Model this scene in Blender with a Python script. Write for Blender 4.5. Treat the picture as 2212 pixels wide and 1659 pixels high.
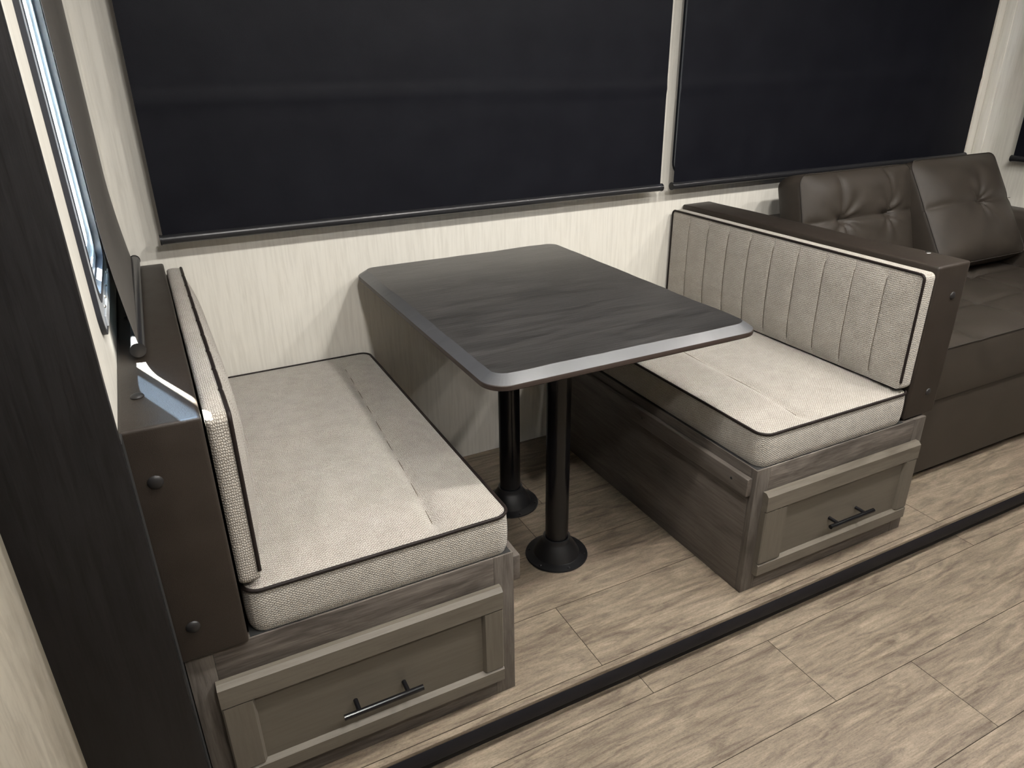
import bpy, bmesh, math, random
from mathutils import Vector, Matrix, noise
R=math.radians
random.seed(4)
S=bpy.context.scene
for o in list(bpy.data.objects): bpy.data.objects.remove(o)
C=S.collection
# ------------------------------------------------------------------ camera
pitch,yaw,roll=R(24.3907),R(26.6196),R(-0.7935)
fwd=Vector((math.sin(yaw)*math.cos(pitch),math.cos(yaw)*math.cos(pitch),-math.sin(pitch)))
rt=Vector((math.cos(yaw),-math.sin(yaw),0)); up=rt.cross(fwd)
c,s=math.cos(roll),math.sin(roll)
rt2=c*rt+s*up; up2=-s*rt+c*up
cam=bpy.data.cameras.new('camera'); co=bpy.data.objects.new('camera',cam); C.objects.link(co)
M=Matrix((rt2,up2,-fwd)).transposed().to_4x4(); M.translation=Vector((0.0849,-2.0831,1.2999)); co.matrix_world=M
cam.sensor_fit='HORIZONTAL'; cam.sensor_width=36; cam.lens=1545.36/2212*36; cam.clip_start=.02
S.camera=co
# ------------------------------------------------------------------ sky, sun, room lamps, exposure
w=bpy.data.worlds.new('sky'); S.world=w; w.use_nodes=True
w.node_tree.nodes['Background'].inputs[0].default_value=(.56,.78,1,1)
w.node_tree.nodes['Background'].inputs[1].default_value=60.0
sun=bpy.data.lights.new('sun','SUN'); sun.energy=330; sun.angle=R(.6); sun.color=(1,.93,.82)
so=bpy.data.objects.new('sun',sun); C.objects.link(so)
SUN_AZ=(.355,-.935); SUN_EL=R(64)
d=Vector((SUN_AZ[0]*math.cos(SUN_EL),SUN_AZ[1]*math.cos(SUN_EL),-math.sin(SUN_EL)))
so.rotation_euler=d.to_track_quat('-Z','Y').to_euler(); so.location=(-1,2,3)
CEIL=2.05
LAMPS=[(-.45,-1.6,3),(.45,-1.38,5),(1.25,-1.38,8),(2.05,-1.38,6.5),(2.95,-1.38,5),(.45,-2.25,5.5),(1.4,-2.25,5.5),(2.6,-2.25,3)]
for x,y,e in LAMPS:
    l=bpy.data.lights.new('ceiling_lamp','AREA'); l.shape='DISK'; l.size=.13; l.energy=e*2.6; l.color=(1,.965,.915)
    lo=bpy.data.objects.new('ceiling_lamp',l); C.objects.link(lo); lo.location=(x,y,CEIL-.012)
S.view_settings.view_transform='Standard'; S.view_settings.look='None'
S.view_settings.gamma=1; S.view_settings.use_curve_mapping=False
S.view_settings.exposure=0.22

# ------------------------------------------------------------------ materials
def nt(name):
    m=bpy.data.materials.new(name); m.use_nodes=True
    return m,m.node_tree,m.node_tree.nodes['Principled BSDF']
def N(t,typ,**k):
    n=t.nodes.new(typ)
    for a,b in k.items(): setattr(n,a,b)
    return n
def coords(t,scale,rnd=False,kind='Object'):
    tc=N(t,'ShaderNodeTexCoord'); mp=N(t,'ShaderNodeMapping'); mp.inputs['Scale'].default_value=scale
    src=tc.outputs[kind]
    if rnd:
        oi=N(t,'ShaderNodeObjectInfo'); mul=N(t,'ShaderNodeVectorMath',operation='SCALE'); mul.inputs[0].default_value=(37,91,53)
        t.links.new(oi.outputs['Random'],mul.inputs['Scale'])
        ad=N(t,'ShaderNodeVectorMath',operation='ADD'); t.links.new(src,ad.inputs[0]); t.links.new(mul.outputs[0],ad.inputs[1]); src=ad.outputs[0]
    t.links.new(src,mp.inputs['Vector']); return mp.outputs[0]
def nz(t,v,scale,detail=4,rough=.55,dist=0):
    n=N(t,'ShaderNodeTexNoise'); n.inputs['Scale'].default_value=scale; n.inputs['Detail'].default_value=detail
    n.inputs['Roughness'].default_value=rough; n.inputs['Distortion'].default_value=dist
    t.links.new(v,n.inputs['Vector']); return n.outputs['Fac']
def ramp(t,f,stops):
    r=N(t,'ShaderNodeValToRGB'); e=r.color_ramp.elements
    while len(e)<len(stops): e.new(.5)
    for q,(p,col) in zip(e,stops): q.position=p; q.color=(*col,1) if len(col)==3 else col
    t.links.new(f,r.inputs[0]); return r.outputs[0]
def mixc(t,a,b,f,mode='MIX'):
    m=N(t,'ShaderNodeMix',data_type='RGBA',blend_type=mode)
    for k,v in ((0,f),(6,a),(7,b)):
        if hasattr(v,'links') or hasattr(v,'is_output'): t.links.new(v,m.inputs[k])
        else: m.inputs[k].default_value=v if k==0 else (*v,1)
    return m.outputs[2]
def bump(t,b,h,st,dist=.001,prev=None):
    n=N(t,'ShaderNodeBump'); n.inputs['Strength'].default_value=st; n.inputs['Distance'].default_value=dist
    t.links.new(h,n.inputs['Height'])
    if prev is not None: t.links.new(prev,n.inputs['Normal'])
    t.links.new(n.outputs[0],b.inputs['Normal']); return n.outputs[0]
def plain(name,col,rough=.5,metal=0,spec=.5,bs=0,bsc=300):
    m,t,b=nt(name); b.inputs['Roughness'].default_value=rough; b.inputs['Metallic'].default_value=metal
    b.inputs['Specular IOR Level'].default_value=spec
    v=coords(t,(1,1,1)); n=nz(t,v,9,3)
    t.links.new(ramp(t,n,[(.3,tuple(x*.93 for x in col)),(.7,tuple(min(1,x*1.07) for x in col))]),b.inputs['Base Color'])
    if bs: bump(t,b,nz(t,v,bsc,2),bs,.0006)
    return m
def wood(name,dark,light,axis=0,scale=1,rough=.5,bs=.25,rnd=True,spec=.4,rings=.35,contrast=1,soft=.75,mott=0):
    """grain runs along the given axis"""
    m,t,b=nt(name); b.inputs['Roughness'].default_value=rough; b.inputs['Specular IOR Level'].default_value=spec
    def sc(l,c):
        q=[c,c,c]; q[axis]=l; return tuple(x*scale for x in q)
    v1=coords(t,sc(1.6,9),rnd); v2=coords(t,sc(9,150),rnd); v3=coords(t,sc(1.3,6),rnd)
    n1=nz(t,v1,1.6,7,.62,1.2); n2=nz(t,v2,1,5,.6,.4)
    wv=N(t,'ShaderNodeTexWave',wave_type='RINGS',rings_direction=('X','Y','Z')[axis]); wv.inputs['Scale'].default_value=1.6; wv.inputs['Distortion'].default_value=9
    wv.inputs['Detail'].default_value=4; wv.inputs['Detail Scale'].default_value=1.4; t.links.new(v3,wv.inputs['Vector'])
    mid=tuple((a+c_)/2 for a,c_ in zip(dark,light))
    base=ramp(t,n1,[(.5-.2/contrast,dark),(.5,mid),(.5+.2/contrast,light)])
    g=ramp(t,n2,[(.36,(.62,.6,.58)),(.56,(1,1,1))])
    base=mixc(t,base,g,soft,'MULTIPLY')
    r_=ramp(t,wv.outputs['Fac'],[(.0,(.72,.7,.68)),(.5,(1,1,1))])
    n3=ramp(t,nz(t,v3,1.1,2),[(.48,(0,0,0)),(.62,(1,1,1))])
    mm=N(t,'ShaderNodeMath',operation='MULTIPLY'); mm.inputs[1].default_value=rings; t.links.new(n3,mm.inputs[0])
    base=mixc(t,base,r_,mm.outputs[0],'MULTIPLY')
    if mott:
        m1=nz(t,coords(t,sc(70,190),rnd),1,4,.7,.6)
        base=mixc(t,base,ramp(t,m1,[(.36,(.60,.57,.55)),(.56,(1.06,1.06,1.06))]),mott,'MULTIPLY')
    t.links.new(base,b.inputs['Base Color'])
    bump(t,b,n2,bs,.0008)
    return m
def weave(name,light,dark,sc=(200,260),rot=45,rnd=.35):
    m,t,b=nt(name); b.inputs['Roughness'].default_value=.85; b.inputs['Specular IOR Level'].default_value=.15
    b.inputs['Sheen Weight'].default_value=.15
    tc=N(t,'ShaderNodeTexCoord'); mp=N(t,'ShaderNodeMapping'); mp.inputs['Scale'].default_value=(sc[0],sc[1],1); t.links.new(tc.outputs['UV'],mp.inputs['Vector'])
    m2=N(t,'ShaderNodeMapping'); m2.inputs['Rotation'].default_value=(0,0,R(rot)); t.links.new(mp.outputs[0],m2.inputs['Vector']); v=m2.outputs[0]
    vo=N(t,'ShaderNodeTexVoronoi',feature='DISTANCE_TO_EDGE',voronoi_dimensions='2D'); vo.inputs['Scale'].default_value=1; vo.inputs['Randomness'].default_value=rnd
    t.links.new(v,vo.inputs['Vector'])
    big=nz(t,coords(t,(1,1,1)),30,4); fine=nz(t,coords(t,(1,1,1)),420,2)
    th=N(t,'ShaderNodeMath',operation='ADD'); sub=N(t,'ShaderNodeMath',operation='MULTIPLY_ADD'); sub.inputs[1].default_value=.36; sub.inputs[2].default_value=-.15
    t.links.new(fine,sub.inputs[0]); t.links.new(vo.outputs['Distance'],th.inputs[0]); t.links.new(sub.outputs[0],th.inputs[1])
    col=ramp(t,th.outputs[0],[(.0,dark),(.10,tuple((a*.45+c_*.55) for a,c_ in zip(light,dark))),(.26,light)])
    tone=ramp(t,big,[(.3,(.86,.85,.84)),(.7,(1.0,1.0,1.0))])
    t.links.new(mixc(t,col,tone,1,'MULTIPLY'),b.inputs['Base Color'])
    h=ramp(t,vo.outputs['Distance'],[(0,(0,0,0)),(.35,(1,1,1))])
    n=bump(t,b,h,.8,.0012); bump(t,b,fine,.3,.0006,n)
    return m
def leather(name,col,rough=.45,spec=.5):
    m,t,b=nt(name); b.inputs['Specular IOR Level'].default_value=spec
    v=coords(t,(1,1,1)); vo=N(t,'ShaderNodeTexVoronoi',feature='DISTANCE_TO_EDGE'); vo.inputs['Scale'].default_value=420; t.links.new(v,vo.inputs['Vector'])
    n=nz(t,v,14,5)
    t.links.new(ramp(t,n,[(.3,tuple(x*.85 for x in col)),(.7,tuple(x*1.15 for x in col))]),b.inputs['Base Color'])
    rr=N(t,'ShaderNodeMapRange'); rr.inputs[3].default_value=rough-.06; rr.inputs[4].default_value=rough+.1; t.links.new(n,rr.inputs[0]); t.links.new(rr.outputs[0],b.inputs['Roughness'])
    h=ramp(t,vo.outputs['Distance'],[(0,(0,0,0)),(.12,(1,1,1))])
    k=bump(t,b,h,.35,.0004); bump(t,b,nz(t,v,160,4),.25,.0006,k)
    return m
M_wall=wood('cream_wallboard',(.69,.665,.60),(.73,.705,.64),axis=2,scale=.7,rough=.5,bs=.05,rnd=False,spec=.3,rings=0,soft=.25)
M_cream2=wood('cream_panel',(.60,.56,.47),(.70,.66,.56),axis=2,scale=1,rough=.5,bs=.12,rnd=False,spec=.3,rings=0,soft=.4)
M_ceil=plain('white_ceiling',(.80,.79,.75),.7)
M_plank=wood('floor_plank_vinyl',(.112,.088,.067),(.295,.243,.182),axis=0,scale=2.1,rough=.46,bs=.2,spec=.3,rings=.9,contrast=1.0,soft=.55,mott=.55)
M_sub=plain('floor_joint_dark',(.03,.024,.018),.9,0,.1)
M_dark=wood('black_wood_fascia',(.009,.0085,.009),(.016,.015,.0155),axis=2,scale=1,rough=.42,bs=.5,spec=.25,rings=.2)
M_cabh=wood('grey_oak_horizontal',(.055,.047,.041),(.165,.145,.127),axis=0,scale=1.6,rough=.5,bs=.5,rings=.4,contrast=1.2,soft=.9)
M_cabv=wood('grey_oak_vertical',(.058,.050,.043),(.145,.128,.112),axis=2,scale=1.6,rough=.5,bs=.5,rings=.2)
M_caby=wood('grey_oak_depth',(.062,.053,.046),(.125,.108,.094),axis=1,scale=1.0,rough=.5,bs=.35,rings=.2)
M_cabdk=wood('kitchen_side_panel_wood',(.22,.20,.18),(.28,.265,.24),axis=2,scale=.7,rnd=False)
M_drw=wood('taupe_drawer_wood',(.088,.078,.062),(.108,.095,.076),axis=0,scale=1.0,rough=.45,bs=.08,rings=.15,contrast=.5,soft=.25)
M_drwr=wood('taupe_rail_wood',(.090,.079,.063),(.140,.124,.100),axis=0,scale=1.3,rough=.45,bs=.15,rings=1,contrast=.7,soft=.35)
M_drwv=wood('taupe_drawer_wood_upright',(.092,.081,.065),(.120,.106,.085),axis=2,scale=1.0,rough=.45,bs=.1,rings=.2,contrast=.5,soft=.35)
M_table=wood('espresso_laminate',(.016,.0155,.0155),(.048,.046,.045),axis=0,scale=1.6,rough=.34,bs=.8,spec=.55,rings=.2,contrast=1.1,soft=.9)
M_tedge=plain('espresso_edge_band',(.03,.021,.017),.45,0,.3)
M_bevel=plain('table_smooth_bevel',(.06,.062,.066),.38,spec=1.0)
M_black=plain('gloss_black_steel',(.004,.004,.005),.2,0,.45)
M_blackm=plain('matte_black_metal',(.010,.010,.011),.35,0,.5,.2)
M_lip=plain('black_rubber_edge',(.010,.010,.0135),.55,0,.2,.3,200)
M_fab=weave('beige_basket_weave',(.475,.452,.405),(.13,.105,.085),(190,265),45,.35)
M_fabb=weave('beige_ribbed_weave',(.465,.44,.392),(.16,.13,.105),(185,290),0,.5)
M_pipe=plain('dark_brown_piping',(.013,.009,.008),.55,0,.2,.4,500)
M_seam=plain('stitch_thread_taupe',(.10,.08,.06),.9,0,.1)
M_liner=plain('black_liner',(.008,.008,.008),.7)
M_lth=leather('brown_leatherette',(.024,.0185,.0145),.42,.3)
M_sofa=leather('brown_sofa_leatherette',(.038,.031,.0245),.46,.32)
M_sofas=plain('brown_sofa_thread',(.022,.017,.013),.7)
M_btn=plain('dark_button_cap',(.014,.013,.013),.45,0,.4)
M_steel=plain('screw_steel',(.5,.48,.45),.3,1)
M_silver=plain('window_silver_frame',(.55,.58,.62),.35,.35)
M_gask=plain('window_dark_gasket',(.02,.022,.03),.5)
M_bar=plain('blind_bar_black',(.016,.016,.018),.32,0,.5)
def shade_mat():
    m,t,b=nt('blackout_shade_fabric'); b.inputs['Roughness'].default_value=.5; b.inputs['Specular IOR Level'].default_value=.12
    v=coords(t,(1,1,1)); n=nz(t,v,7,5)
    t.links.new(ramp(t,n,[(.3,(.0045,.0048,.0078)),(.7,(.007,.0075,.011))]),b.inputs['Base Color'])
    k=bump(t,b,nz(t,coords(t,(500,500,900)),1,2),.4,.0005); bump(t,b,nz(t,v,5,3),.25,.01,k); return m
M_shade=shade_mat()
M_shadeg=plain('grey_shade_fabric',(.085,.078,.070),.6,0,.4,.2,500)
def glass_mat(nm,tint):
    m,t,b=nt(nm); t.nodes.remove(b); out=t.nodes['Material Output']
    tr=N(t,'ShaderNodeBsdfTransparent'); tr.inputs[0].default_value=(*tint,1); gl=N(t,'ShaderNodeBsdfGlossy'); gl.inputs['Roughness'].default_value=.03
    mx=N(t,'ShaderNodeMixShader'); mx.inputs[0].default_value=.05; t.links.new(tr.outputs[0],mx.inputs[1]); t.links.new(gl.outputs[0],mx.inputs[2]); t.links.new(mx.outputs[0],out.inputs[0]); return m
M_glass=glass_mat('window_glass',(.86,.9,.92)); M_tint=glass_mat('added_tint_glass',(.17,.215,.27)); M_dkgl=glass_mat('dark_tinted_glass',(.09,.10,.12))

# ------------------------------------------------------------------ helpers
def link(name,bm,mat,parent=None,smooth=35,loc=None):
    me=bpy.data.meshes.new(name)
    bmesh.ops.recalc_face_normals(bm,faces=bm.faces[:]); bm.to_mesh(me); bm.free()
    for m in (mat if isinstance(mat,(list,tuple)) else [mat]): me.materials.append(m)
    if smooth:
        for p in me.polygons: p.use_smooth=True
        me.set_sharp_from_angle(angle=R(smooth))
    o=bpy.data.objects.new(name,me); C.objects.link(o)
    if parent is not None: o.parent=parent
    if loc: o.location=loc
    return o
def thing(name,label,cat,loc,group=None):
    o=bpy.data.objects.new(name,None); C.objects.link(o); o.location=loc; o.empty_display_size=.05
    o['label']=label; o['category']=cat
    if group: o['group']=group
    return o
def struct(name,loc=(0,0,0)):
    o=bpy.data.objects.new(name,None); C.objects.link(o); o.location=loc; o['kind']='structure'; return o
def box(bm,a,b,bev=0,seg=2,rel=(0,0,0)):
    a=[min(p,q)-r for p,q,r in zip(a,b,rel)]if False else a
    lo=[min(p,q)-r for p,q,r in zip(a,b,rel)]; hi=[max(p,q)-r for p,q,r in zip(a,b,rel)]
    r=bmesh.ops.create_cube(bm,size=1); vs=r['verts']
    for v in vs:
        v.co=Vector([lo[i] if v.co[i]<0 else hi[i] for i in range(3)])
    if bev:
        es=list({e for v in vs for e in v.link_edges})
        bmesh.ops.bevel(bm,geom=es,offset=bev,segments=seg,affect='EDGES',profile=.6)
def boxo(name,a,b,mat,parent=None,bev=.002,seg=2,rel=None):
    if rel is None: rel=parent_loc(parent)
    bm=bmesh.new(); box(bm,a,b,bev,seg,rel); return link(name,bm,mat,parent)
def parent_loc(p):
    l=Vector((0,0,0))
    while p is not None: l=l+p.location; p=p.parent
    return tuple(l)
def tube(bm,pts,r,seg=8,closed=False,caps=True):
    rings=[]; n=len(pts); pts=[Vector(p) for p in pts]
    prev=None
    for i,p in enumerate(pts):
        if closed: tn=(pts[(i+1)%n]-pts[i-1])
        else: tn=pts[min(i+1,n-1)]-pts[max(i-1,0)]
        tn.normalize()
        if prev is None:
            a=Vector((0,0,1)) if abs(tn.z)<.9 else Vector((1,0,0)); u=tn.cross(a).normalized()
        else: u=(prev-tn*prev.dot(tn)).normalized()
        prev=u; v=tn.cross(u)
        rr=r(i/(n-1)) if callable(r) else r
        rings.append([bm.verts.new(p+(u*math.cos(2*math.pi*k/seg)+v*math.sin(2*math.pi*k/seg))*rr) for k in range(seg)])
    for i in range(n if closed else n-1):
        A,B=rings[i],rings[(i+1)%n]
        for k in range(seg): bm.faces.new((A[k],A[(k+1)%seg],B[(k+1)%seg],B[k]))
    if caps and not closed: bm.faces.new(rings[0]); bm.faces.new(rings[-1][::-1])
def lathe(bm,prof,loc=(0,0,0),seg=40,axis=None):
    rings=[]; rot=Matrix.Identity(3)
    if axis: rot=Vector(axis).to_track_quat('Z','Y').to_matrix()
    L=Vector(loc)
    for r,z in prof:
        if r<1e-6: rings.append([bm.verts.new(L+rot@Vector((0,0,z)))])
        else: rings.append([bm.verts.new(L+rot@Vector((r*math.cos(2*math.pi*k/seg),r*math.sin(2*math.pi*k/seg),z))) for k in range(seg)])
    for A,B in zip(rings,rings[1:]):
        for k in range(seg):
            k2=(k+1)%seg
            if len(A)==1 and len(B)==1: continue
            if len(A)==1: bm.faces.new((A[0],B[k],B[k2]))
            elif len(B)==1: bm.faces.new((A[k],B[0],A[k2]))
            else: bm.faces.new((A[k],A[k2],B[k2],B[k]))
def rrect(u0,v0,u1,v1,r,n=6):
    out=[]
    for cx,cy,a in ((u1-r,v1-r,0),(u0+r,v1-r,90),(u0+r,v0+r,180),(u1-r,v0+r,270)):
        for k in range(n+1):
            t=R(a+90*k/n); out.append((cx+r*math.cos(t),cy+r*math.sin(t)))
    return out
def ring(bm,outer,inner,t0,t1,mp):
    """extruded ring between two equal-length outlines; mp(u,v,t)->xyz"""
    n=len(outer)
    L=[[bm.verts.new(mp(p[0],p[1],t)) for p in ol] for ol,t in ((outer,t0),(outer,t1),(inner,t1),(inner,t0))]
    for i in range(n):
        j=(i+1)%n
        for a in range(4):
            A,B=L[a],L[(a+1)%4]; bm.faces.new((A[i],A[j],B[j],B[i]))
def dome(name,loc,axis,r,mat,parent,hgt=.5):
    bm=bmesh.new(); pr=[(r*math.cos(a),r*hgt*math.sin(a)) for a in [i*math.pi/2/6 for i in range(7)]]; pr[-1]=(0,r*hgt)
    lathe(bm,[(r*.9,-.002)]+pr,(0,0,0),18,axis)
    p=parent_loc(parent)
    return link(name,bm,mat,parent,loc=tuple(a-b for a,b in zip(loc,p)))
def holed_wall(bm,axis,t0,t1,u0,u1,z0,z1,holes):
    """axis 'y': u is x, thickness along y. holes: (ua,ub,za,zb)"""
    def b(ua,ub,za,zb):
        if ub-ua<1e-4 or zb-za<1e-4: return
        if axis=='y': box(bm,(ua,t0,za),(ub,t1,zb))
        else: box(bm,(t0,ua,za),(t1,ub,zb))
    u=u0
    for ua,ub,za,zb in sorted(holes):
        b(u,ua,z0,z1); b(ua,ub,z0,za); b(ua,ub,zb,z1); u=ub
    b(u,u1,z0,z1)

# ------------------------------------------------------------------ structure
ZM=-.085         # main floor level
YF=-1.065        # front of the raised floor
XR=3.47          # right end wall of the slide-out
XL=-.015
W1=(.19,1.60,.955,1.75); W2=(1.812,3.28,.955,1.75); W3=(-.98,-.27,.955,1.75); WL=(-.830,-.46,.947,1.75)
bm=bmesh.new(); holed_wall(bm,'y',0,.045,XL-.045,XR+.045,-.02,CEIL,[W1,W2]); o=link('wall_back',bm,M_wall,smooth=0); o['kind']='structure'
bm=bmesh.new(); holed_wall(bm,'x',XL-.04,XL,-1.056,0,-.02,CEIL,[WL]); o=link('wall_left',bm,M_wall,smooth=0); o['kind']='structure'
bm=bmesh.new(); holed_wall(bm,'x',XR,XR+.04,-1.056,0,-.02,CEIL,[W3]); o=link('wall_right',bm,M_wall,smooth=0); o['kind']='structure'
# main room around the slide-out
X0,X1,Y0=-1.6,4.6,-3.5
def sbox(name,a,b,mat,bev=0):
    o=boxo(name,a,b,mat,None,bev,rel=(0,0,0)); o['kind']='structure'; return o
sbox('wall_front_left',(X0,-1.056,ZM),(-.10,-1.02,CEIL),M_cream2)
sbox('wall_front_right',(XR+.09,-1.056,ZM),(X1,-1.02,CEIL),M_cream2)
sbox('wall_near',(X0,Y0-.04,ZM),(X1,Y0,CEIL),M_cabdk)
sbox('wall_far_left',(X0-.04,Y0,ZM),(X0,-1.02,CEIL),M_cabdk)
sbox('wall_far_right',(X1,Y0,ZM),(X1+.04,-1.02,CEIL),M_cabdk)
sbox('ceiling',(X0-.04,Y0-.04,CEIL),(X1+.04,-1.02,CEIL+.04),M_ceil)
sbox('ceiling',(XL-.045,-1.0195,CEIL),(XR+.045,.045,CEIL+.04),M_ceil)
# dark fascia boards around the opening
for nm,xa,xb in (('trim_1',-.172,-.010),('trim_2',XR+.001,XR+.16)):
    o=sbox(nm,(xa,-1.076,ZM),(xb,-1.0565,CEIL),M_dark,.0004)
sbox('gap_shade_strip',(XL+.0003,-1.0562,0),(XL+.0055,-1.0213,.8195),M_liner)  # black strip over the wall, painted-in shade for the gap beside the fascia
# floors built plank by plank
def floor(name,x0,x1,rows,ztop,th,joints,lenp=1.22,seed=1,keep=None):
    rng=random.Random(seed); root=struct(name,(0,0,ztop))
    y0=min(r[0] for r in rows); y1=max(r[1] for r in rows)
    boxo('subfloor',(x0,y0,ztop-th),(x1,y1,ztop-.0005),M_sub,root,0)
    for i,(ya,yb) in enumerate(rows):
        j=joints.get(i); j=rng.uniform(x0,x0+lenp) if j is None else j
        xs=[x0]; q=j
        while q-lenp>x0: q-=lenp
        while q<x1:
            if q>x0+.01: xs.append(q)
            q+=lenp
        xs.append(x1)
        for a,b in zip(xs,xs[1:]):
            if b-a<.01: continue
            g=.0009; bm=bmesh.new(); cx,cy=(a+b)/2,(ya+yb)/2
            box(bm,(a+g-cx,ya+g-cy,-.008),(b-g-cx,yb-g-cy,0),0,1)
            link('plank',bm,M_plank,root,loc=(cx,cy,0))
    return root
rows=[(-1.0495,-.831),(-.831,-.613),(-.613,-.395),(-.395,-.177),(-.177,-.001)]
floor('floor',XL,XR,rows,0,.03,{0:.83,1:.35,2:.93,3:1.034,4:.2},seed=3)
ys=[-1.03,-1.111,-1.329,-1.547,-1.765,-1.983,-2.201,-2.419,-2.637,-2.855,-3.073,-3.291,-3.5]
floor('floor',X0,X1,[(b,a) for a,b in zip(ys,ys[1:])],ZM,.03,{0:.94,1:1.306,2:.35,3:1.9,4:.8,5:1.5},seed=8)
# front edge of the raised floor: vinyl nose strip and black wrapped edge
o=sbox('trim_4',(XL,-1.066,-.010),(XR,-1.050,0.0),M_plank,.0015)
bm=bmesh.new()
pr=[(-1.050,-.0095),(-1.0665,-.0095),(-1.0675,-.012),(-1.0675,-.046),(-1.0655,-.052),(-1.060,-.055),(-1.05,-.056)]
va=[bm.verts.new((XL-.001+.007,y,z)) for y,z in pr]; vb=[bm.verts.new((XR,y,z)) for y,z in pr]
for i in range(len(pr)):
    j=(i+1)%len(pr); bm.faces.new((va[i],va[j],vb[j],vb[i]))
bm.faces.new(va); bm.faces.new(vb[::-1]); o=link('trim_5',bm,M_lip); o['kind']='structure'
sbox('trim_6',(XL,-1.0498,ZM),(XR,-1.031,-.0305),M_liner)

sbox('trim_7',(XR-.048,-.009,0),(XR-.0005,-.0003,CEIL),M_wall,.002)
sbox('trim_8',(XR-.0085,-.050,0),(XR-.0003,-.0095,CEIL),M_wall,.002)
sbox('trim_9',(XL+.0005,-.005,.822),(XL+.030,-.0003,CEIL),M_wall,.0015)
# ------------------------------------------------------------------ windows
def window(name,axis,wall,hole,sgn,screws=(),split=None,tint=False):
    """wall: room-side plane coordinate; sgn: direction into the room"""
    ua,ub,za,zb=hole; root=struct(name,((ua+ub)/2,wall,za) if axis=='y' else (wall,(ua+ub)/2,za)); L=parent_loc(root)
    def mp(u,v,t):
        p=(u,wall+sgn*t,v) if axis=='y' else (wall+sgn*t,u,v); return tuple(a-b for a,b in zip(p,L))
    def rg(nm,out,inn,t0,t1,ro,ri,mat):
        bm=bmesh.new(); ring(bm,rrect(ua-out,za-out,ub+out,zb+out,ro),rrect(ua-inn,za-inn,ub+inn,zb+inn,ri),t0,t1,mp); return link(nm,bm,mat,root)
    rg('gasket',.040,.033,.0003,.0072 if axis=='x' and sgn>0 else .0045,.05,.045,M_gask)
    fr=rg('window_frame',.035,-.006,.0004,.0065,.045,.05,M_silver)
    bm=bmesh.new()
    # raised strip on the lower flange
    if axis=='x': box(bm,(wall+sgn*.0065,ua+.02,za-.032),(wall+sgn*.010,ub-.02,za-.014),.001,1,rel=L)
    else: box(bm,(ua+.02,wall+sgn*.0065,za-.032),(ub-.02,wall+sgn*.010,za-.014),.001,1,rel=L)
    link('flange_strip',bm,M_silver,fr)
    rg('inner_gasket',-.002,-.014,-.030,.0075,.045,.042,M_gask)
    sa=rg('sash',-.014,-.032,-.030,-.004,.042,.035,M_silver)
    rg('sash_gasket',-.030,-.040,-.026,-.012,.036,.033,M_gask)
    rg('inner_sash',-.038,-.052,-.030,-.010,.034,.03,M_silver)
    panes=[(ua+.04,ub-.04,M_dkgl if tint else M_glass)]
    if split: panes=[(ua+.04,split-.005,M_tint),(split+.005,ub-.04,M_glass)]  # tinted front pane is added to dim the sun, leaving a thin bright strip
    for pa,pb,mt in panes:
        bm=bmesh.new(); pts=rrect(pa,za+.04,pb,zb-.04,.03)
        A=[bm.verts.new(mp(u,v,-.024)) for u,v in pts]; B=[bm.verts.new(mp(u,v,-.020)) for u,v in pts]; n=len(pts)
        bm.faces.new(A[::-1]); bm.faces.new(B)
        for i in range(n): bm.faces.new((A[i],A[(i+1)%n],B[(i+1)%n],B[i]))
        link('glass',bm,mt,root,smooth=0)
    if split:
        bm=bmesh.new(); box(bm,(wall-sgn*.028,split-.006,za+.045),(wall-sgn*.016,split+.006,zb-.045),.001,1,rel=L); link('added_mullion',bm,M_gask,root)  # bar added at the pane split to bound the sun strip
    for (u,v) in screws:
        p=(u,wall+sgn*.0065,v) if axis=='y' else (wall+sgn*.0065,u,v)
        dome('screw',p,(0,sgn,0) if axis=='y' else (sgn,0,0),.004,M_steel,fr,.7)
    return root
window('window_1','y',0,W1,-1,tint=True)
window('window_2','y',0,W2,-1,tint=True)
window('window_3','x',XR,W3,-1,tint=True)
window('window_4','x',XL,WL,1,[(-.76,.934),(-.70,.934),(-.62,.934),(-.52,.934)]+[(-.447,z) for z in (1.02,1.12,1.22,1.32,1.42,1.56)],split=-.638)

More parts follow.
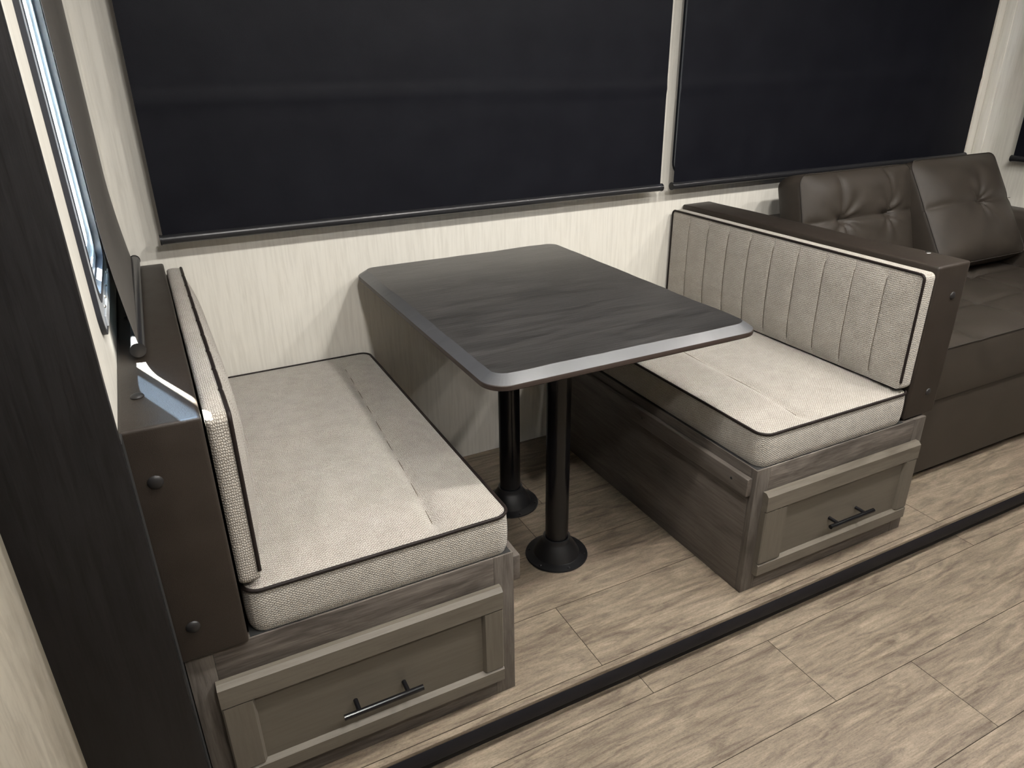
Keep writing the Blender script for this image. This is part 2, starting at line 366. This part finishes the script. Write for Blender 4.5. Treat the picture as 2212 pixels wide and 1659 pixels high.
# ------------------------------------------------------------------ roller shades
def shade(name,label,axis,plane,u0,u1,zb,zt,sgn,lean=None,front=None,mat=M_shade,crease=1.215,group=None,barpos=None,ripple=.0022,seed=0.0):
    """lean(z)->extra offset into the room; fabric built as a thin gently rippled sheet with thickness"""
    base=((u0+u1)/2,plane,zb) if axis=='y' else (plane,(u0+u1)/2,zb)
    root=thing(name,label,'roller shade',base,group)
    nu,nv=48,60; bm=bmesh.new(); th=.0008; G=[]
    for side in (0,1):
        g=[]
        for j in range(nv+1):
            z=zb+.006+(zt-zb-.006)*j/nv; row=[]
            for i in range(nu+1):
                u=u0+(u1-u0)*i/nu
                t=ripple*math.sin(u*5.1+1.3+seed)*math.sin((z-zb)*3.2)+ripple*.8*noise.noise(Vector((u*3+seed,z*2.3,1)))
                if crease: t+=.0030*math.exp(-((z-crease-.004*math.sin(u*3))/.011)**2)
                if lean: t+=lean(z)
                t+=th*side
                p=(u,plane+sgn*t,z) if axis=='y' else (plane+sgn*t,u,z)
                row.append(bm.verts.new(tuple(a-b for a,b in zip(p,base))))
            g.append(row)
        G.append(g)
    for g in G:
        for j in range(nv):
            for i in range(nu): bm.faces.new((g[j][i],g[j][i+1],g[j+1][i+1],g[j+1][i]))
    A,B=G
    per=[(0,i) for i in range(nu)]+[(j,nu) for j in range(nv)]+[(nv,i) for i in range(nu,0,-1)]+[(j,0) for j in range(nv,0,-1)]
    for (a,b),(c_,d_) in zip(per,per[1:]+per[:1]): bm.faces.new((A[a][b],A[c_][d_],B[c_][d_],B[a][b]))
    link('fabric',bm,mat,root,60)
    off=lean(zb) if lean else 0
    def P(u,t,z): 
        p=(u,plane+sgn*t,z) if axis=='y' else (plane+sgn*t,u,z); return tuple(a-b for a,b in zip(p,base))
    e=.004
    p0,p1=barpos if barpos else (P(u0-e,off,zb),P(u1+e,off,zb))
    if barpos: p0=tuple(a-b for a,b in zip(p0,base)); p1=tuple(a-b for a,b in zip(p1,base))
    rb=.0122
    bm=bmesh.new(); tube(bm,[p0,p1],rb,20); br=link('bottom_bar',bm,M_bar,root,40)
    dv=(Vector(p1)-Vector(p0)).normalized()
    for p,sg in ((p0,-1),(p1,1)):
        bm=bmesh.new(); tube(bm,[Vector(p)+dv*sg*.0002,Vector(p)+dv*sg*.004],rb+.0012,20); link('end_cap',bm,M_blackm,br,40)
    bm=bmesh.new(); tube(bm,[P(u0-.01,.004,zt),P(u1+.01,.004,zt)],.022,20); link('roller',bm,M_bar,root,40)
    return root
shade('roller_shade','wide black roller shade above the table, between left corner and white wall strip','y',-.050,.1095,1.6875,.890,1.93,-1)
shade('roller_shade','black roller shade above the brown sofa, just right of the white wall strip','y',-.050,1.7447,3.343,.890,1.93,-1,seed=4)
shade('roller_shade','black roller shade at the right end wall, only its lower corner in view','x',XR-.05,-1.0,-.22,.890,1.93,-1,seed=9)
def lean4(z): return .0+.018*max(0,min(1,(1.06-z)/.22))**1.6
shade('roller_shade','grey roller shade seen edge-on over the bright window at the left end wall','x',.0085,-.72,-.02,.842,1.93,1,lean=lean4,mat=M_shadeg,crease=None,ripple=.0006,
      barpos=((.0235,-.724,.8385),(.033,-.016,.8385)))

# ------------------------------------------------------------------ cushions
def cushion(name,label,cat,base,W,D,H,mat,ufn,r=.03,puff=.016,grooves=(),nx=70,ny=110,edge_dip=.5,orient=None,pipe=.0036,end_trim=None,part_of=None,
            pipemat=None,bulge=.0035,side_scale=1.0,extra=None,pipe_on=True,thread=None,piperange=None):
    """local: x in 0..W, y in 0..D, top z=H. grooves: list of (fn x_of(y) , width, depth, axis, s0,s1)"""
    if part_of is None: root=thing(name,label,cat,base)
    else: root=part_of
    O=orient or Matrix.Identity(4)
    def grv(x,y):
        t=0; 
        for fn,wd,dp,ax,s0,s1 in grooves:
            q=(x-fn(y)) if ax=='x' else (y-fn(x)); s=(y if ax=='x' else x)
            f=1.0
            if s<s0: f=math.exp(-((s-s0)/.03)**2)
            if s>s1: f=math.exp(-((s-s1)/.03)**2)
            t-=dp*math.exp(-(abs(q)/wd)**1.3)*f
        return t
    def top(x,y):
        a=abs(x/W*2-1); b=abs(y/D*2-1)
        f=(1-a**4)*(1-b**6); f=max(f,0)
        n=noise.noise(Vector((x*6,y*6,H*9)))*.003
        return H+puff*f+grv(x,y)*(edge_dip+(1-edge_dip)*min(1,f*3))+n*f+(extra(x,y)*min(1,f*2.5) if extra else 0)
    def mapc(a,b):
        x,y=a*W,b*D; hx,hy=W/2-r,D/2-r; dx,dy=x-W/2,y-D/2
        p=(abs(dx)-hx)/r; q=(abs(dy)-hy)/r
        if p>0 and q>0:
            p2=p*math.sqrt(1-q*q/2); q2=q*math.sqrt(1-p*p/2)
            x=W/2+math.copysign(hx+p2*r,dx); y=D/2+math.copysign(hy+q2*r,dy)
        return x,y
    def spread(n,r,L,extra_pts=()):
        # denser toward ends
        k=5; e=[r/L*i/k for i in range(k)]; m=[r/L+(1-2*r/L)*i/(n-1) for i in range(n)]
        return sorted(set(round(v,6) for v in e+m+[1-q for q in e]+list(extra_pts)))
    gx=[];gy=[]
    for fn,wd,dp,ax,s0,s1 in grooves:
        if wd<.008:
            c0=fn(0)
            for k in (-1.6,-.8,-.4,0,.4,.8,1.6):
                (gx if ax=='x' else gy).append((c0+k*wd)/(W if ax=='x' else D))
    A=spread(nx,r,W,gx); B=spread(ny,r,D,gy)
    bm=bmesh.new(); G=[[None]*len(B) for _ in A]
    rm=.006
    for i,a in enumerate(A):
        for j,b in enumerate(B):
            x,y=mapc(a,b); G[i][j]=bm.verts.new((x,y,top(x,y)))
    for i in range(len(A)-1):
        for j in range(len(B)-1): bm.faces.new((G[i][j],G[i+1][j],G[i+1][j+1],G[i][j+1]))
    per=[(i,0) for i in range(len(A)-1)]+[(len(A)-1,j) for j in range(len(B)-1)]+[(i,len(B)-1) for i in range(len(A)-1,0,-1)]+[(0,j) for j in range(len(B)-1,0,-1)]
    prev=[G[i][j] for i,j in per]; n=len(per)
    P0=[v.co.copy() for v in prev]; cen=Vector((W/2,D/2,0))
    nrm=[]
    for k in range(n):
        t=P0[(k+1)%n]-P0[k-1]; t.z=0; t.normalize(); nrm.append(Vector((t.y,-t.x,0)))
    K=9
    for s_ in range(1,K+1):
        f=s_/K; row=[]
        for k in range(n):
            zt=P0[k].z; z=zt*(1-f)
            off=bulge*math.sin(math.pi*min(1,f*.98))**.7
            if f>.86: off-= .0025*((f-.86)/.14)**2
            p=P0[k]+nrm[k]*off; row.append(bm.verts.new((p.x,p.y,z)))
        for k in range(n): bm.faces.new((prev[k],row[k],row[(k+1)%n],prev[(k+1)%n]))
        prev=row
    bm.faces.new(prev)
    uvl=bm.loops.layers.uv.new('weave'); bm.normal_update()
    for f in bm.faces:
        nn=f.normal
        for lp in f.loops:
            c_=lp.vert.co
            lp[uvl].uv=(c_.x,c_.y) if abs(nn.z)>.6 else ((c_.x,c_.z) if abs(nn.y)>abs(nn.x) else (c_.y,c_.z))
    bm.transform(O)
    body=link('cushion_cover' if part_of is None else name,bm,mat,root,50)
    if pipe_on:
        pts=[p+nrm[k]*.0012+Vector((0,0,.0005)) for k,p in enumerate(P0)]
        closed=True
        if piperange: pts=[p for p in pts if piperange(p)] ; closed=False
        if piperange:
            # rotate list so that it starts after the gap
            idx=max(range(len(pts)),key=lambda i:(pts[i]-pts[i-1]).length); pts=pts[idx:]+pts[:idx]
        bm=bmesh.new(); tube(bm,pts,pipe,8,closed=closed); bm.transform(O)
        link('piping',bm,pipemat or M_pipe,body if part_of is not None else root,60)
    if thread:
        bm=bmesh.new()
        for fn,wd,dp,ax,s0,s1 in grooves:
            if ax=='x': pts=[(fn(y),y,top(fn(y),y)+.0005) for y in [s0+(s1-s0)*i/50 for i in range(51)]]
            else: pts=[(x,fn(x),top(x,fn(x))+.0004) for x in [s0+(s1-s0)*i/50 for i in range(51)]]
            tube(bm,pts,.0009,5)
        bm.transform(O); link('seam',bm,thread,body if part_of is not None else root,60)
    return root
ZS=.3772
# seat cushions (grid local origin at base, lying flat)
W_,D_=.512,.992
cushion('seat_cushion','beige woven seat cushion with brown piping on the left bench, nearest the camera','cushion',(.105,-1.006,ZS),W_,D_,.091,M_fab,None,
        grooves=[(lambda y:.360+.062*(y/.992),.017,.016,'x',.05,.90)],puff=.020,thread=M_seam)
cushion('seat_cushion','beige woven seat cushion with brown piping on the right bench','cushion',(1.299,-1.006,ZS),.527,D_,.091,M_fab,None,
        grooves=[(lambda y:.158+.030*(y/.992),.015,.011,'x',.05,.90)],puff=.016,thread=M_seam)
# back cushions: local x -> vertical, y -> depth, z -> outward
def chan(W,n,D,o=.0):
    return [((lambda x,c_=(.10+.0985*k+o):c_),.0045,.0045,'y',.02,W-.03) for k in range(n)]
HB=.322
OL=Matrix.Translation((0,0,0))@Matrix(((0,0,1,0),(0,1,0,0),(1,0,0,0),(0,0,0,1)))     # x->z, z->x
OR=Matrix(((0,0,-1,0),(0,1,0,0),(1,0,0,0),(0,0,0,1)))
cushion('back_cushion','beige back cushion on the left bench, seen edge-on with wavy dark piping','cushion',(.1015,-1.0,.484),HB,.985,.035,M_fabb,None,
        grooves=chan(HB,9,.985),puff=.030,r=.013,nx=34,ny=60,orient=OL,edge_dip=.85,thread=M_seam,bulge=.003,
        extra=lambda x,y:0,piperange=lambda p:p.x>.02)
cushion('back_cushion','beige back cushion with vertical stitched channels on the right bench','cushion',(1.829,-1.0,.482),.314,.985,.045,M_fabb,None,
        grooves=chan(.314,9,.985),puff=.012,r=.012,nx=34,ny=60,orient=OR,edge_dip=.5,thread=M_seam,bulge=.003,piperange=lambda p:p.x>.02)

# ------------------------------------------------------------------ bench backrest frames
def padded(name,a,b,mat,parent,bev=.008,amp=.0015,cuts=26,seed=0):
    L=parent_loc(parent); bm=bmesh.new(); box(bm,a,b,bev,3,rel=L)
    ed=[e for e in bm.edges if e.calc_length()>.08 ]
    bmesh.ops.subdivide_edges(bm,edges=[e for e in bm.edges if abs((e.verts[0].co-e.verts[1].co).y)>.3],cuts=cuts,use_grid_fill=True)
    for v in bm.verts: 
        q=noise.noise(Vector((v.co.x*8+seed,v.co.y*5,v.co.z*8)))
        v.co+=Vector((q*amp*.6,0,q*amp))
    return link(name,bm,mat,parent,40)
t=thing('bench_backrest','brown leatherette backrest wall behind left bench, daylight on its flat top','backrest',(.04,-.51,.3765))
padded('padded_body',(XL+.0005,-1.020,.3772),(.0975,-.002,.820),M_lth,t,.006)
for p,ax in (((.017,-1.020,.729),(0,-1,0)),((.018,-1.020,.447),(0,-1,0)),((.014,-.895,.8203),(0,0,1)),((.008,-.459,.8203),(0,0,1))):
    dome('button',p,ax,.0115 if ax[1] else .0105,M_btn,t,.45)
t=thing('bench_backrest','brown leatherette backrest wall between right bench and sofa','backrest',(1.89,-.5,.3765))
padded('padded_body',(1.832,-1.003,.3795),(1.957,-.004,.812),M_lth,t,.008,.003,seed=5)
for p in ((1.912,-1.003,.726),(1.911,-1.003,.450)): dome('button',p,(0,-1,0),.0105,M_btn,t,.4)
o=dome('screw',(1.938,-.895,.8125),(0,0,1),.008,M_steel,t,.35); o['label']='shiny steel screw head'

# ------------------------------------------------------------------ bench boxes
def handle(parent,x0,x1,z,yface):
    L=parent_loc(parent); bm=bmesh.new(); y=yface-.032
    tube(bm,[(x0-L[0],y-L[1],z-L[2]),(x1-L[0],y-L[1],z-L[2])],.006,18)
    w_=(x1-x0)
    for xx in (x0+w_*.19,x1-w_*.19): tube(bm,[(xx-L[0],yface-L[1],z-L[2]),(xx-L[0],y-L[1],z-L[2])],.0048,14)
    return link('handle',bm,M_black,parent,40)
def bench(label,x0,x1,dx0,dx1,ix0,ix1,hx0,hx1,cleat_side,stile_in):
    H=.376; Y=-1.010
    t=thing('dinette_bench',label,'bench',((x0+x1)/2,-.5,0))
    xs=x0 if cleat_side<0 else x1
    boxo('side_panel',(xs,Y+.0185,.0005),(xs-cleat_side*.014,-.0015,H),M_caby,t,.001)
    boxo('side_panel',((x1 if cleat_side<0 else x0),Y+.0185,.0005),((x1 if cleat_side<0 else x0)+cleat_side*.014,-.0015,H),M_caby,t,.001)
    z0,z1=.035,.335
    boxo('stile',(x0,Y,.0005),(x0+.045,Y+.018,H),M_cabv,t,.0012)
    boxo('stile',(x1-.045,Y,.0005),(x1,Y+.018,H),M_cabv,t,.0012)
    boxo('rail',(x0+.0453,Y+.0002,.300),(x1-.0453,Y+.018,H),M_cabh,t,.0008)
    boxo('rail',(x0+.0453,Y+.0002,.0005),(x1-.0453,Y+.018,.065),M_cabh,t,.0008)
    boxo('deck',(x0+.004 if cleat_side<0 else .1,Y+.004,H-.004),(x1-.004 if cleat_side>0 else 1.829,-.003,H+.0008),M_liner,t,.001)
    # drawer: four frame members, recessed panel
    dz0,dz1=.055,.308; yf=Y-.019
    d_=bpy.data.objects.new('drawer',None)
    bm=bmesh.new(); L=parent_loc(t)
    # recessed panel is the drawer body itself
    box(bm,(ix0-.006,yf+.009,.088),(ix1+.006,Y-.0005,.262),0,rel=L); dr=link('drawer',bm,M_drw,t,smooth=0)
    Ld=parent_loc(t)
    def member(pts_f,nm,mat):
        """prism from front polygon, with sloped inner edge"""
        bm=bmesh.new(); outer_i,inner_i=pts_f
        return bm
    # picture-frame with bevelled inner edge
    def fr(nm,poly,mat):
        # poly: list of (x,z,yoff)
        bm=bmesh.new()
        F=[bm.verts.new((x-L[0],yf+o_-L[1],z-L[2])) for x,z,o_ in poly]; Bk=[bm.verts.new((x-L[0],Y-.0003-L[1],z-L[2])) for x,z,o_ in poly]
        bm.faces.new(F); bm.faces.new(Bk[::-1]); n=len(F)
        for i in range(n): bm.faces.new((F[i],Bk[i],Bk[(i+1)%n],F[(i+1)%n]))
        o=link(nm,bm,mat,dr,smooth=0); return o
    iz0,iz1=.096,.254; c_=.004; s_=.009
    # rails run full inner width, stiles full height; bevels as separate sloped quads merged in
    def railm(zo,zi,sg,ob,ib):
        bm=bmesh.new()
        prof=[(zo,Y-.0003),(zo,yf+ob),(zo+sg*ob,yf),(zi-sg*ib,yf),(zi,yf+.0088),(zi,Y-.0003)]
        a=[bm.verts.new((dx0-L[0],y-L[1],z-L[2])) for z,y in prof]; b=[bm.verts.new((dx1-L[0],y-L[1],z-L[2])) for z,y in prof]
        for i in range(len(prof)):
            j=(i+1)%len(prof); bm.faces.new((a[i],a[j],b[j],b[i]))
        bm.faces.new(a[::-1]); bm.faces.new(b); link('drawer_rail',bm,M_drwr,dr,smooth=0)
    def stilem(xo,xi,sg):
        bm=bmesh.new()
        prof=[(xo,Y-.0003),(xo,yf+.003),(xo+sg*.003,yf+.0002),(xi-sg*.005,yf+.0002),(xi,yf+.0085),(xi,Y-.0003)]
        a=[bm.verts.new((x-L[0],y-L[1],iz0-.0002-L[2])) for x,y in prof]; b=[bm.verts.new((x-L[0],y-L[1],iz1+.0002-L[2])) for x,y in prof]
        for i in range(len(prof)):
            j=(i+1)%len(prof); bm.faces.new((a[i],a[j],b[j],b[i]))
        bm.faces.new(a[::-1]); bm.faces.new(b); link('drawer_stile',bm,M_drwv,dr,smooth=0)
    railm(dz1,iz1,-1,.0085,.003); railm(dz0,iz0,1,.003,.008); stilem(dx0,ix0,1); stilem(dx1,ix1,-1)
    handle(dr,hx0,hx1,.153,yf+.0088)
    xc=xs+cleat_side*.0005
    cl=boxo('cleat',(xc,-1.000 if cleat_side<0 else -1.008,.300),(xs+cleat_side*.017,-.02,.350 if cleat_side<0 else .362),M_caby,t,.0025)
    for yy in (-.945,-.567,-.15):
        dome('screw',(xs+cleat_side*.0165,yy,.327),(cleat_side,0,0),.004,M_blackm,cl,.4)
    return t
bench('grey oak bench box with drawer under the left seat, nearest the camera',-.009,.6204,.029,.586,.086,.539,.232,.393,1,0)
bench('grey oak bench box with drawer under the right seat, beside the sofa',1.2900,1.9200,1.322,1.897,1.400,1.848,1.546,1.714,-1,0)

# ------------------------------------------------------------------ table
tx0,tx1,ty0,ty1,tz=.604,1.301,-.956,-.003,.740
t=thing('dinette_table','dark wood dinette table with pale sloping rim on two black posts','table',((tx0+tx1)/2,(ty0+ty1)/2,0)); L=parent_loc(t)
def loop(ins,z,r):
    return [(x-L[0],y-L[1],z) for x,y in rrect(tx0+ins,ty0+ins,tx1-ins,ty1-ins,r,10)]
bm=bmesh.new(); rg=[]
for ins,z,r in ((.004,tz-.0285,.05),(.0,tz-.0255,.052),(.0,tz-.0165,.052),(.0010,tz-.0150,.052)):
    rg.append([bm.verts.new(p) for p in loop(ins,z,r)])
n=len(rg[0])
for A,B in zip(rg,rg[1:]):
    for i in range(n): bm.faces.new((A[i],A[(i+1)%n],B[(i+1)%n],B[i]))
bm.faces.new(rg[0][::-1])
link('edge_band',bm,M_tedge,t)
# sloped smooth border with an uneven inner edge, then the grained field
bm=bmesh.new(); outer=loop(.0010,tz-.0150,.052); inner=[]
for k,(x,y,z) in enumerate(loop(.025,tz,.03)):
    inner.append((x,y,z))
def dens(lp,m=10):
    out=[]
    for i in range(len(lp)):
        a,b=Vector(lp[i]),Vector(lp[(i+1)%len(lp)]); k=m*3 if (a-b).length>.2 else 1
        out+= [a.lerp(b,j/k) for j in range(k)]
    return out
outer=dens(outer); inner=dens(inner)
cx=Vector((0,0,0))
inn=[]
for p in inner:
    q=noise.noise(Vector((p.x*7,p.y*7,3)))*.006+noise.noise(Vector((p.x*25,p.y*25,7)))*.002
    d_=Vector((p.x,p.y,0)); sx=max(abs(p.x)-(tx1-tx0)/2+.03,0); 
    f=Vector((math.copysign(1,p.x) if abs(p.x)>(tx1-tx0)/2-.05 else 0, math.copysign(1,p.y) if abs(p.y)>(ty1-ty0)/2-.05 else 0,0))
    inn.append(p+f*q)
ov=[bm.verts.new(p) for p in outer]; iv=[bm.verts.new(p) for p in inn]; n=len(ov)
for i in range(n):
    bm.faces.new((ov[i],ov[(i+1)%n],iv[(i+1)%n],iv[i])).material_index=0
link('bevelled_border',bm,M_bevel,t,smooth=0)
bm=bmesh.new(); bm.faces.new([bm.verts.new(p) for p in inn]); 
r=bmesh.ops.extrude_face_region(bm,geom=bm.faces[:]); 
for v in [g for g in r['geom'] if isinstance(g,bmesh.types.BMVert)]: v.co.z-=.010
link('tabletop',bm,M_table,t,smooth=0)
for py in (-.3425,-.636):
    px=.946
    bm=bmesh.new(); lathe(bm,[(0,.012),(.0325,.012),(.0325,tz-.034),(0,tz-.034)],(px-L[0],py-L[1],0),48); ps=link('post',bm,M_black,t,40)
    bm=bmesh.new(); lathe(bm,[(0,.0005),(.088,.0005),(.0895,.002),(.088,.0055),(.072,.0075),(.066,.010),(.062,.018),(.050,.040),(.043,.050),(.040,.055),(.0385,.064),(.0335,.064),(.0335,.05)],(px-L[0],py-L[1],0),56)
    fl=link('floor_flange',bm,M_blackm,ps,40)
    for k in range(6):
        a=R(60*k+25); dome('screw',(px+.079*math.cos(a),py+.079*math.sin(a),.0065),(0,0,1),.0042,M_blackm,ps,.6)
    bm=bmesh.new(); lathe(bm,[(0,tz-.0288),(.085,tz-.0288),(.086,tz-.031),(.07,tz-.035),(.045,tz-.045),(.04,tz-.06),(.033,tz-.06)],(px-L[0],py-L[1],0),48)
    link('top_flange',bm,M_blackm,ps,40)

# ------------------------------------------------------------------ sofa
t=thing('sofa','brown tufted leatherette sofa at the right end','sofa',(2.68,-.45,0)); L=parent_loc(t)
padded('base',(1.985,-.865,.03),(3.43,-.03,.305),M_sofa,t,.01,.003,seed=2)
padded('back',(1.985,-.17,.306),(3.43,-.012,.735),M_sofa,t,.025,.003,seed=3)
for xa,xb in ((1.985,2.095),(3.305,3.43)): padded('arm',(xa,-.86,.3065),(xb,-.172,.70 if xa>3 else .62),M_sofa,t,.03,.003,seed=xa)
for xx in (2.03,3.38):
    for yy in (-.82,-.1): boxo('foot',(xx-.02,yy-.02,.0005),(xx+.02,yy+.02,.032),M_blackm,t,.002)
def place(x,y,z): return Matrix.Translation((x-L[0],y-L[1],z-L[2]))
def tuft(cs,dp=.02,w_=.05):
    def f(x,y):
        q=0
        for cx_,cy_ in cs:
            dx,dy=x-cx_,y-cy_; rr=math.hypot(dx,dy); a=math.atan2(dy,dx)
            q-=dp*math.exp(-rr/w_)
            q+=.0055*math.exp(-(rr/.10)**2)*math.sin(a*7+cx_*20+2*math.sin(a))*min(1,rr/.02)
        q+=.004*noise.noise(Vector((x*9,y*9,cs[0][0]*7)))
        return q
    return f
sw=1.205
cushion('seat_pad','','',None,sw,.70,.178,M_sofa,None,r=.03,puff=.012,grooves=[((lambda x:.22),.012,.010,'y',.02,sw-.02),((lambda x:.44),.012,.010,'y',.02,sw-.02),
    ((lambda y:.24),.012,.008,'x',.02,.68),((lambda y:.573),.010,.014,'x',.0,.70),((lambda y:.88),.012,.008,'x',.02,.68)],nx=90,ny=60,
    orient=place(2.0975,-.873,.3055),part_of=t,pipe_on=True,pipemat=M_sofas,pipe=.002,thread=M_sofas,extra=tuft([(.24,.22),(.24,.44),(.88,.22),(.88,.44)],.010,.03))
# back cushions: local x -> sofa x, y -> up, z -> toward the room
def backc(x0,x1,yb,zb,tilt,Hh,Tn,cs,gr,seed):
    Wd=x1-x0
    O=place(x0,yb,zb)@Matrix.Rotation(R(90-tilt),4,'X')
    cushion('back_pad','','',None,Wd,Hh,Tn,M_sofa,None,r=.035,puff=.045,grooves=gr,nx=60,ny=60,orient=O,part_of=t,pipe_on=True,pipemat=M_sofas,pipe=.0018,thread=M_sofas,
        extra=tuft(cs,.032,.035),bulge=.008)
backc(2.185,2.775,-.215,.487,16,.410,.105,[(.175,.235),(.42,.235)],[((lambda x:.235),.014,.012,'y',.03,.565),((lambda y:.42+.02*math.sin(y*6)),.014,.009,'x',.235,.38),((lambda y:.175),.012,.006,'x',.235,.38)],1)
backc(2.775,3.300,-.33,.487,32,.435,.120,[(.30,.235)],[((lambda x:.235),.014,.010,'y',.03,.55)],2)
